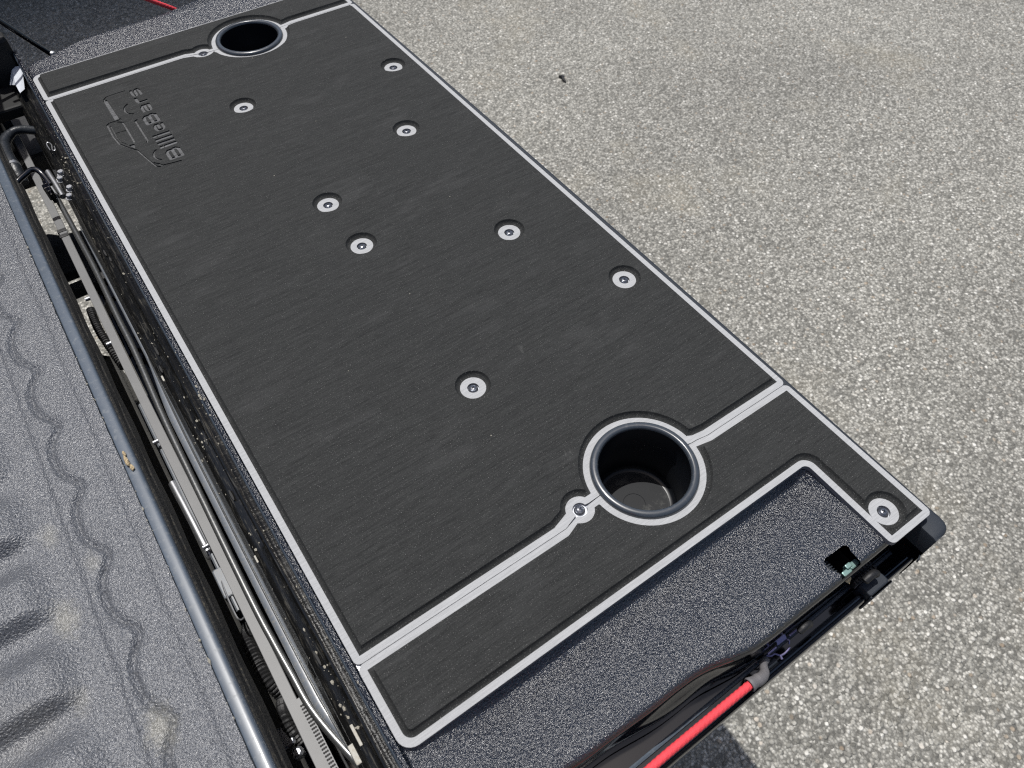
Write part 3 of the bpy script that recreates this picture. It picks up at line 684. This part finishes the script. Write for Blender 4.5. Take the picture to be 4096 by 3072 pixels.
def pad_mesh(outer, discs, glyphs=()):
    if area(outer) < 0: outer = outer[::-1]
    holes = [circle(x, y, .0139, 56) for x, y in discs]
    lines = []
    for d in PX[1:]:
        lines.append(offset(outer, d))
        lines += [circle(x, y, .0139 + d, 56) for x, y in discs]
    # keep the offset lines inside the pad only
    v, f = region(outer, holes, lines + list(glyphs))
    d = dist_to(v, [outer] + holes); z = np.interp(d, PX, PZ)
    eng = np.zeros(len(f), bool)
    if len(glyphs):
        c = v[f].mean(1)
        for gl in glyphs: eng |= inside(c, gl)
    n = len(v); low = {}
    V = [(a[0], a[1], zz) for a, zz in zip(v, z)]; F = []
    for t, e in zip(f, eng):
        if e:
            q = []
            for i in t:
                i = int(i)
                if i not in low: low[i] = len(V); V.append((v[i][0], v[i][1], z[i] - .0017))
                q.append(low[i])
            F.append(tuple(q))
        else: F.append(tuple(int(i) for i in t))
    mi = [1 if e else 0 for e in eng]
    if eng.any():
        for a, b in border(f[eng]): F.append((b, a, low[a], low[b]))
    for a, b in border(f): 
        m = len(V); V.append((v[a][0], v[a][1], -.0004)); V.append((v[b][0], v[b][1], -.0004)); F.append((b, a, m, m + 1))
    return V, F, mi + [0] * (len(F) - len(mi))
# engraved emblem: strokes in millimetres, s along +Y, t up towards the hinge (-X)
def stroke(a, b, w):
    a = np.array(a, float); b = np.array(b, float); d = b - a; l = np.linalg.norm(d); d /= l; n = np.array([-d[1], d[0]]) * w / 2; e = d * w * .5 * .55
    P = [a - e - n, b + e - n, b + e + n, a - e + n]; return P
def poly_strokes(P, w): return [stroke(P[i], P[i + 1], w) for i in range(len(P) - 1)]
G_ = []
def add(P, w): G_.extend(poly_strokes(P, w))
W_ = 4.6; b0, cp, xh = -116.2, -99.6, -105.6
def pol(P): G_.append([np.array(p, float) for p in P])
# B
for s0, s1 in ((732.0, 758.0), (829.0, 855.0)):
    s1 -= 2.3; s0 += 2.3
    add([(s0, b0), (s0, cp)], 5.6); add([(s0, cp), (s1 - 5, cp), (s1 - 1.2, cp - 3), (s1 - 1.2, -106.2), (s1 - 3, -107.8)], W_)
    add([(s0, -107.9), (s1 - 3, -107.9), (s1, -110.2), (s1, b0 + 3.4), (s1 - 3.2, b0)], W_); add([(s0, b0), (s1 - 3, b0)], W_)
for s in (767.2, 796.6): add([(s, -118.0), (s, -103.4)], 6.4); add([(s, -99.2), (s, -97.2)], 6.4)
for s in (776.6, 786.0): add([(s, -118.0), (s, -97.2)], 6.4)
# e
add([(823.2, b0 - .6), (811, b0 - .6), (807.6, b0 + 2.4), (807.6, xh - 1.4), (811, xh), (819.6, xh), (823.0, xh - 2.2), (823.0, -111.0), (812.4, -111.0)], 4.0)
# a
add([(863.4, xh), (876.6, xh), (880.6, xh - 2.6), (880.6, b0 - .6), (867, b0 - .6), (863.8, b0 + 1.8), (863.8, -112.4), (867, -110.8), (879, -110.8)], 4.0)
# r
add([(891.4, -118.0), (891.4, xh - 1), (894.6, xh), (904.6, xh)], 4.6)
# s
add([(928.6, xh), (914.6, xh), (911.4, xh - 1.8), (911.4, -109.4), (914.4, -111.0), (925.6, -111.0), (928.4, -112.6), (928.4, b0 + 1.2), (925.2, b0 - .6), (910.4, b0 - .6)], 3.8)
# truck outline
TW = 1.7
add([(933.5, -99), (933.6, -76), (932.6, -70.6), (928.0, -66.4), (870, -65.2), (866.4, -71.5), (862.4, -72.0)], TW)
pol([(866.5, -64.0), (925, -64.6), (925, -69.6), (868, -70.4)])
add([(864.2, -71), (865.0, -55.4), (861.6, -51.2), (829.6, -49.9), (808, -52.0), (792.6, -59.6), (779.4, -68.0), (757, -72.0), (731.0, -77.4), (726.0, -82.0)], TW + .5)
add([(857.0, -54.8), (829.6, -53.8), (811, -55.6), (800.0, -61.0)], .9)
add([(860.4, -66.0), (856.2, -71.4), (848.0, -71.6), (800.0, -70.6)], 2.4)
add([(834.8, -56), (833.8, -69.6)], 1.4)
pol([(797.5, -61.8), (796.6, -68.6), (791.2, -69.2), (785.8, -66.4)])
add([(739.5, -77.5), (733.5, -82.6), (727.6, -85.5), (725.1, -97.3), (723.2, -110.0)], 2.2)
def arcmm(cs, ct, r, a0, a1, n=10): return [(cs + r * math.cos(R(a0 + (a1 - a0) * i / n)), ct + r * math.sin(R(a0 + (a1 - a0) * i / n))) for i in range(n + 1)]
add(arcmm(752.8, -98.0, 15.6, 32, 142, 12), 2.4)
add(arcmm(882.0, -99.4, 16.8, 28, 150, 12), 2.4)
add([(850.5, -90.5), (849.0, -87.4), (793.8, -87.0), (789.5, -84.6)], 2.6)
glyphs = [[(-t / 1000, s / 1000) for s, t in P] for P in G_]
def counter(P): return P if area(P) > 0 else P[::-1]

def screw_mesh(x, y, z):
    head = lathe((x, y, z), [(.0027, .0016), (.0032, .0012), (.0034, .0004), (.0034, -.0012)], 32)
    # domed head with a cross recess (angled plus shape)
    k = 12; cr = []
    for i in range(4):
        a = R(25 + i * 90)
        for (r, da) in ((.00060, -45), (.0019, -15), (.0019, 15)): cr.append((r * math.cos(a + R(da)), r * math.sin(a + R(da))))
    v, f = region(circle(0, 0, .0027, 32), [], [cr]); c = v[f].mean(1); inn = inside(c, cr)
    V = []; F = []; low = {}
    for a in v: V.append((x + a[0], y + a[1], z + .0016 + .0005 * (1 - (a[0] ** 2 + a[1] ** 2) / .0027 ** 2)))
    for t, e in zip(f, inn):
        if e:
            q = []
            for i in t:
                i = int(i)
                if i not in low: low[i] = len(V); V.append((V[i][0], V[i][1], z - .0002))
                q.append(low[i])
            F.append(tuple(q))
        else: F.append(tuple(int(i) for i in t))
    for a, b in border(f[inn]): F.append((b, a, low[a], low[b]))
    return join(head, (V, F))
def washer_mesh(x, y, z): return lathe((x, y, z), [(.0034, .0002), (.0038, -.0002), (.0046, .0004), (.0052, -.0002), (.0055, -.0020)], 36)

def mat_thing(label, pad, flange, discs, org, extra_screws=(), glyphs=(), fl_holes=()):
    m = empty('tailgate_mat', org, label, 'tailgate mat')
    if area(flange) < 0: flange = flange[::-1]
    v, f, mi = slab(flange, [circle(x, y, .0063, 32) for x, y in discs], -.0058, 0)
    link('border_layer', v, f, None, m, mats=['eva_light', 'eva_side'], midx=mi)
    V, F, mi = pad_mesh(pad, discs, glyphs); link('raised_pad', V, F, None, m, mats=['eva', 'eva_cut'], midx=mi)
    for x, y in list(discs) + list(extra_screws):
        s = link('screw', *screw_mesh(x, y, -.0012), 'darksteel', m, smooth=False)
        link('washer', *washer_mesh(x, y, -.0012), 'darksteel', s, smooth=True)
    return m
mat_thing('long middle charcoal foam mat with engraved truck emblem and eight screw recesses, on the tailgate', mid_pad, mid_fl, discs_mid, (.25, YC, 0), glyphs=glyphs)
mat_thing('near charcoal foam mat with pale border, notched in an L beside the bare textured corner', low_pad, low_fl, disc_low, (.25, -.05, 0), [(S0[0], S0[1] + .0005)])
um = mat_thing('far charcoal foam mat with pale border, at the far end of the tailgate', mirror(low_pad), mirror(low_fl), [(x, 2 * YC - y) for x, y in disc_low], (.25, 2 * YC + .05, 0), [(S0[0], 2 * YC - S0[1] - .0005)])

# ------------------------------------------------------------------ cup holders
def cup(cx, cy, label):
    c = empty('cup_holder', (cx, cy, -.08), label, 'cup holder', 'round cup holders sunk in the tailgate')
    rim = [(.0537, -.0030), (.0540, .0002), (.0536, .0022), (.0526, .0038), (.0508, .0046), (.0485, .0048), (.0472, .0044), (.0464, .0036), (.0458, .0026), (.0454, .0012)]
    link('rim', *lathe((cx, cy, 0), rim, 128), 'cup', c, smooth=True)
    link('well', *lathe((cx, cy, 0), [(.0454, .0012), (.0452, -.004), (.0446, -.030), (.0443, -.0305), (.0436, -.068), (.0425, -.0715), (.0405, -.073), (.0380, -.0735)], 128), 'well', c, smooth=True)
    link('floor', *lathe((cx, cy, -.0735), [(.0380, 0), (.036, -.0003), (.0120, -.0003), (.0116, -.0008), (.002, -.0008)], 96, cap1=True), 'cup_floor', c)
    return c
cup(CU[0], 0, 'dark plastic cup holder in the tailgate nearest the camera, sunlit floor visible')
cup(CU[0], 2 * YC, 'dark plastic cup holder at the far end of the tailgate, black inside')

# ------------------------------------------------------------------ small loose things
tw = tube(smooth_path([(1.545, 1.704, GZ + .004), (1.552, 1.690, GZ + .008), (1.546, 1.676, GZ + .007), (1.5443, 1.660, GZ + .004)], 4), [.002, .004, .005, .006, .006, .006, .005, .006, .005, .005, .004, .003, .002], 8)
t = link('bark_chip', tw[0], tw[1], 'rubber', None, org=(1.545, 1.68, GZ), smooth=True); tag(t, 'small dark bark chip lying on the sunlit asphalt', 'bark chip')
def lump(c, sx, sy, sz, n=10, m=7, rough=.35):
    V = []; F = []
    for i in range(m + 1):
        for k in range(n):
            ph_ = math.pi * i / m; th = 2 * math.pi * k / n; q = 1 + rough * (rng.random() - .5)
            V.append((c[0] + sx * math.sin(ph_) * math.cos(th) * q, c[1] + sy * math.sin(ph_) * math.sin(th) * q, c[2] + sz * math.cos(ph_) * q))
    for i in range(m):
        for k in range(n): j = (k + 1) % n; F.append((i * n + k, i * n + n + k, i * n + n + j, i * n + j))
    return V, F
mud = join(lump((-.1035, .3130, -.0172), .0022, .0075, .0028), lump((-.1030, .3235, -.0178), .0017, .0040, .0018), lump((-.1015, .3035, -.0182), .0020, .0040, .0016))
t = link('mud_clump', *mud, 'mud', None, org=(-.103, .313, -.019)); tag(t, 'tan lump of dried mud stuck on the blue-black bed edge', 'mud clump')
# crumbs of dirt on the hinge side, bed edge and mats: countless, one object
cr = []
def zh(x):
    P = hinge_prof(0); P = sorted([(a, b) for a, b in P[:17]]); return float(np.interp(x, [p[0] for p in P], [p[1] for p in P]))
spots = [(-.0139, .3521, 8), (-.0132, .3297, 12), (-.0095, .3203, 9), (-.0380, .3196, 7), (-.0363, .3096, 10), (-.0400, .2611, 6), (-.0371, .1892, 6), (-.0300, .3221, 6), (-.0300, .02, 14), (-.0330, -.03, 16), (-.0240, .25, 5), (-.022, .60, 6), (-.024, .84, 14), (-.026, .88, 12)]
for x, y, n in spots:
    for _ in range(n // 2 + 1):
        a = x + rng.normal(0, .0022); b = y + rng.normal(0, .011); s = .0004 + rng.random() ** 2 * .0013
        a = min(max(a, -.043), -.0085); cr.append(lump((a, b, zh(a) + s * .4), s, s * (1 + rng.random()), s * .5, 5, 3, .6))
for _ in range(150):
    a = -.0085 - .035 * rng.random(); b = -.15 + 1.15 * rng.random(); s = .00025 + rng.random() ** 3 * .0008
    cr.append(lump((a, b, zh(a) + s * .3), s, s * (1 + 2 * rng.random()), s * .5, 4, 3, .6))
for _ in range(60):
    b = -.15 + 1.1 * rng.random(); a = -.1085 + rng.normal(0, .0006); s = .0003 + rng.random() ** 3 * .0011
    cr.append(lump((a, b, -.0188), s, s * (1.5 + 2 * rng.random()), s * .5, 4, 3, .6))
for x, y, s in ((.2915, .908, .0012), (.2100, .115, .0010), (.2405, .3300, .0009), (.20, .62, .0009), (.37, .45, .0008), (.44, .88, .0009), (.13, .27, .0008), (.30, .70, .0008)):
    cr.append(lump((x, y, .0054), s, s, s * .6, 5, 3, .6))
t = link('dirt_crumbs', *join(*cr), 'crumb'); tag(t, 'tan dirt crumbs scattered along the tailgate hinge side and bed edge', 'dirt', kind='stuff')

# ------------------------------------------------------------------ unseen van, added to cast the shade on the ground at the top left
van = empty('added_shade_van', (-1.9, 4.4, GZ), 'unseen dark blue van added beyond the far side of the pickup to shade the ground', 'van')
z0 = GZ + .28
vb = sweep_y([(-4.4, z0), (-4.4, z0 + .75), (-3.7, z0 + 1.0), (-3.0, z0 + 1.62), (-2.6, z0 + 1.72), (.95, z0 + 1.72), (1.06, z0 + 1.6), (1.10, z0 + .3), (1.10, z0)], [3.43, 3.48, 5.20, 5.25], closed=True)
link('body', *vb, 'van', van)
for (a, b) in ((-2.6, -1.5), (-1.3, -.2)): link('window', *box((a, 3.425, z0 + .95), (b, 3.440, z0 + 1.45), .005), 'glass', van)
for x in (-3.5, -.35):
    for y in (3.56, 5.12):
        t_, h_ = wheel(x, y, .22, .34); w = link('wheel', *t_, 'tyre', van, smooth=True); link('rim', *h_, 'steel', w, smooth=True)
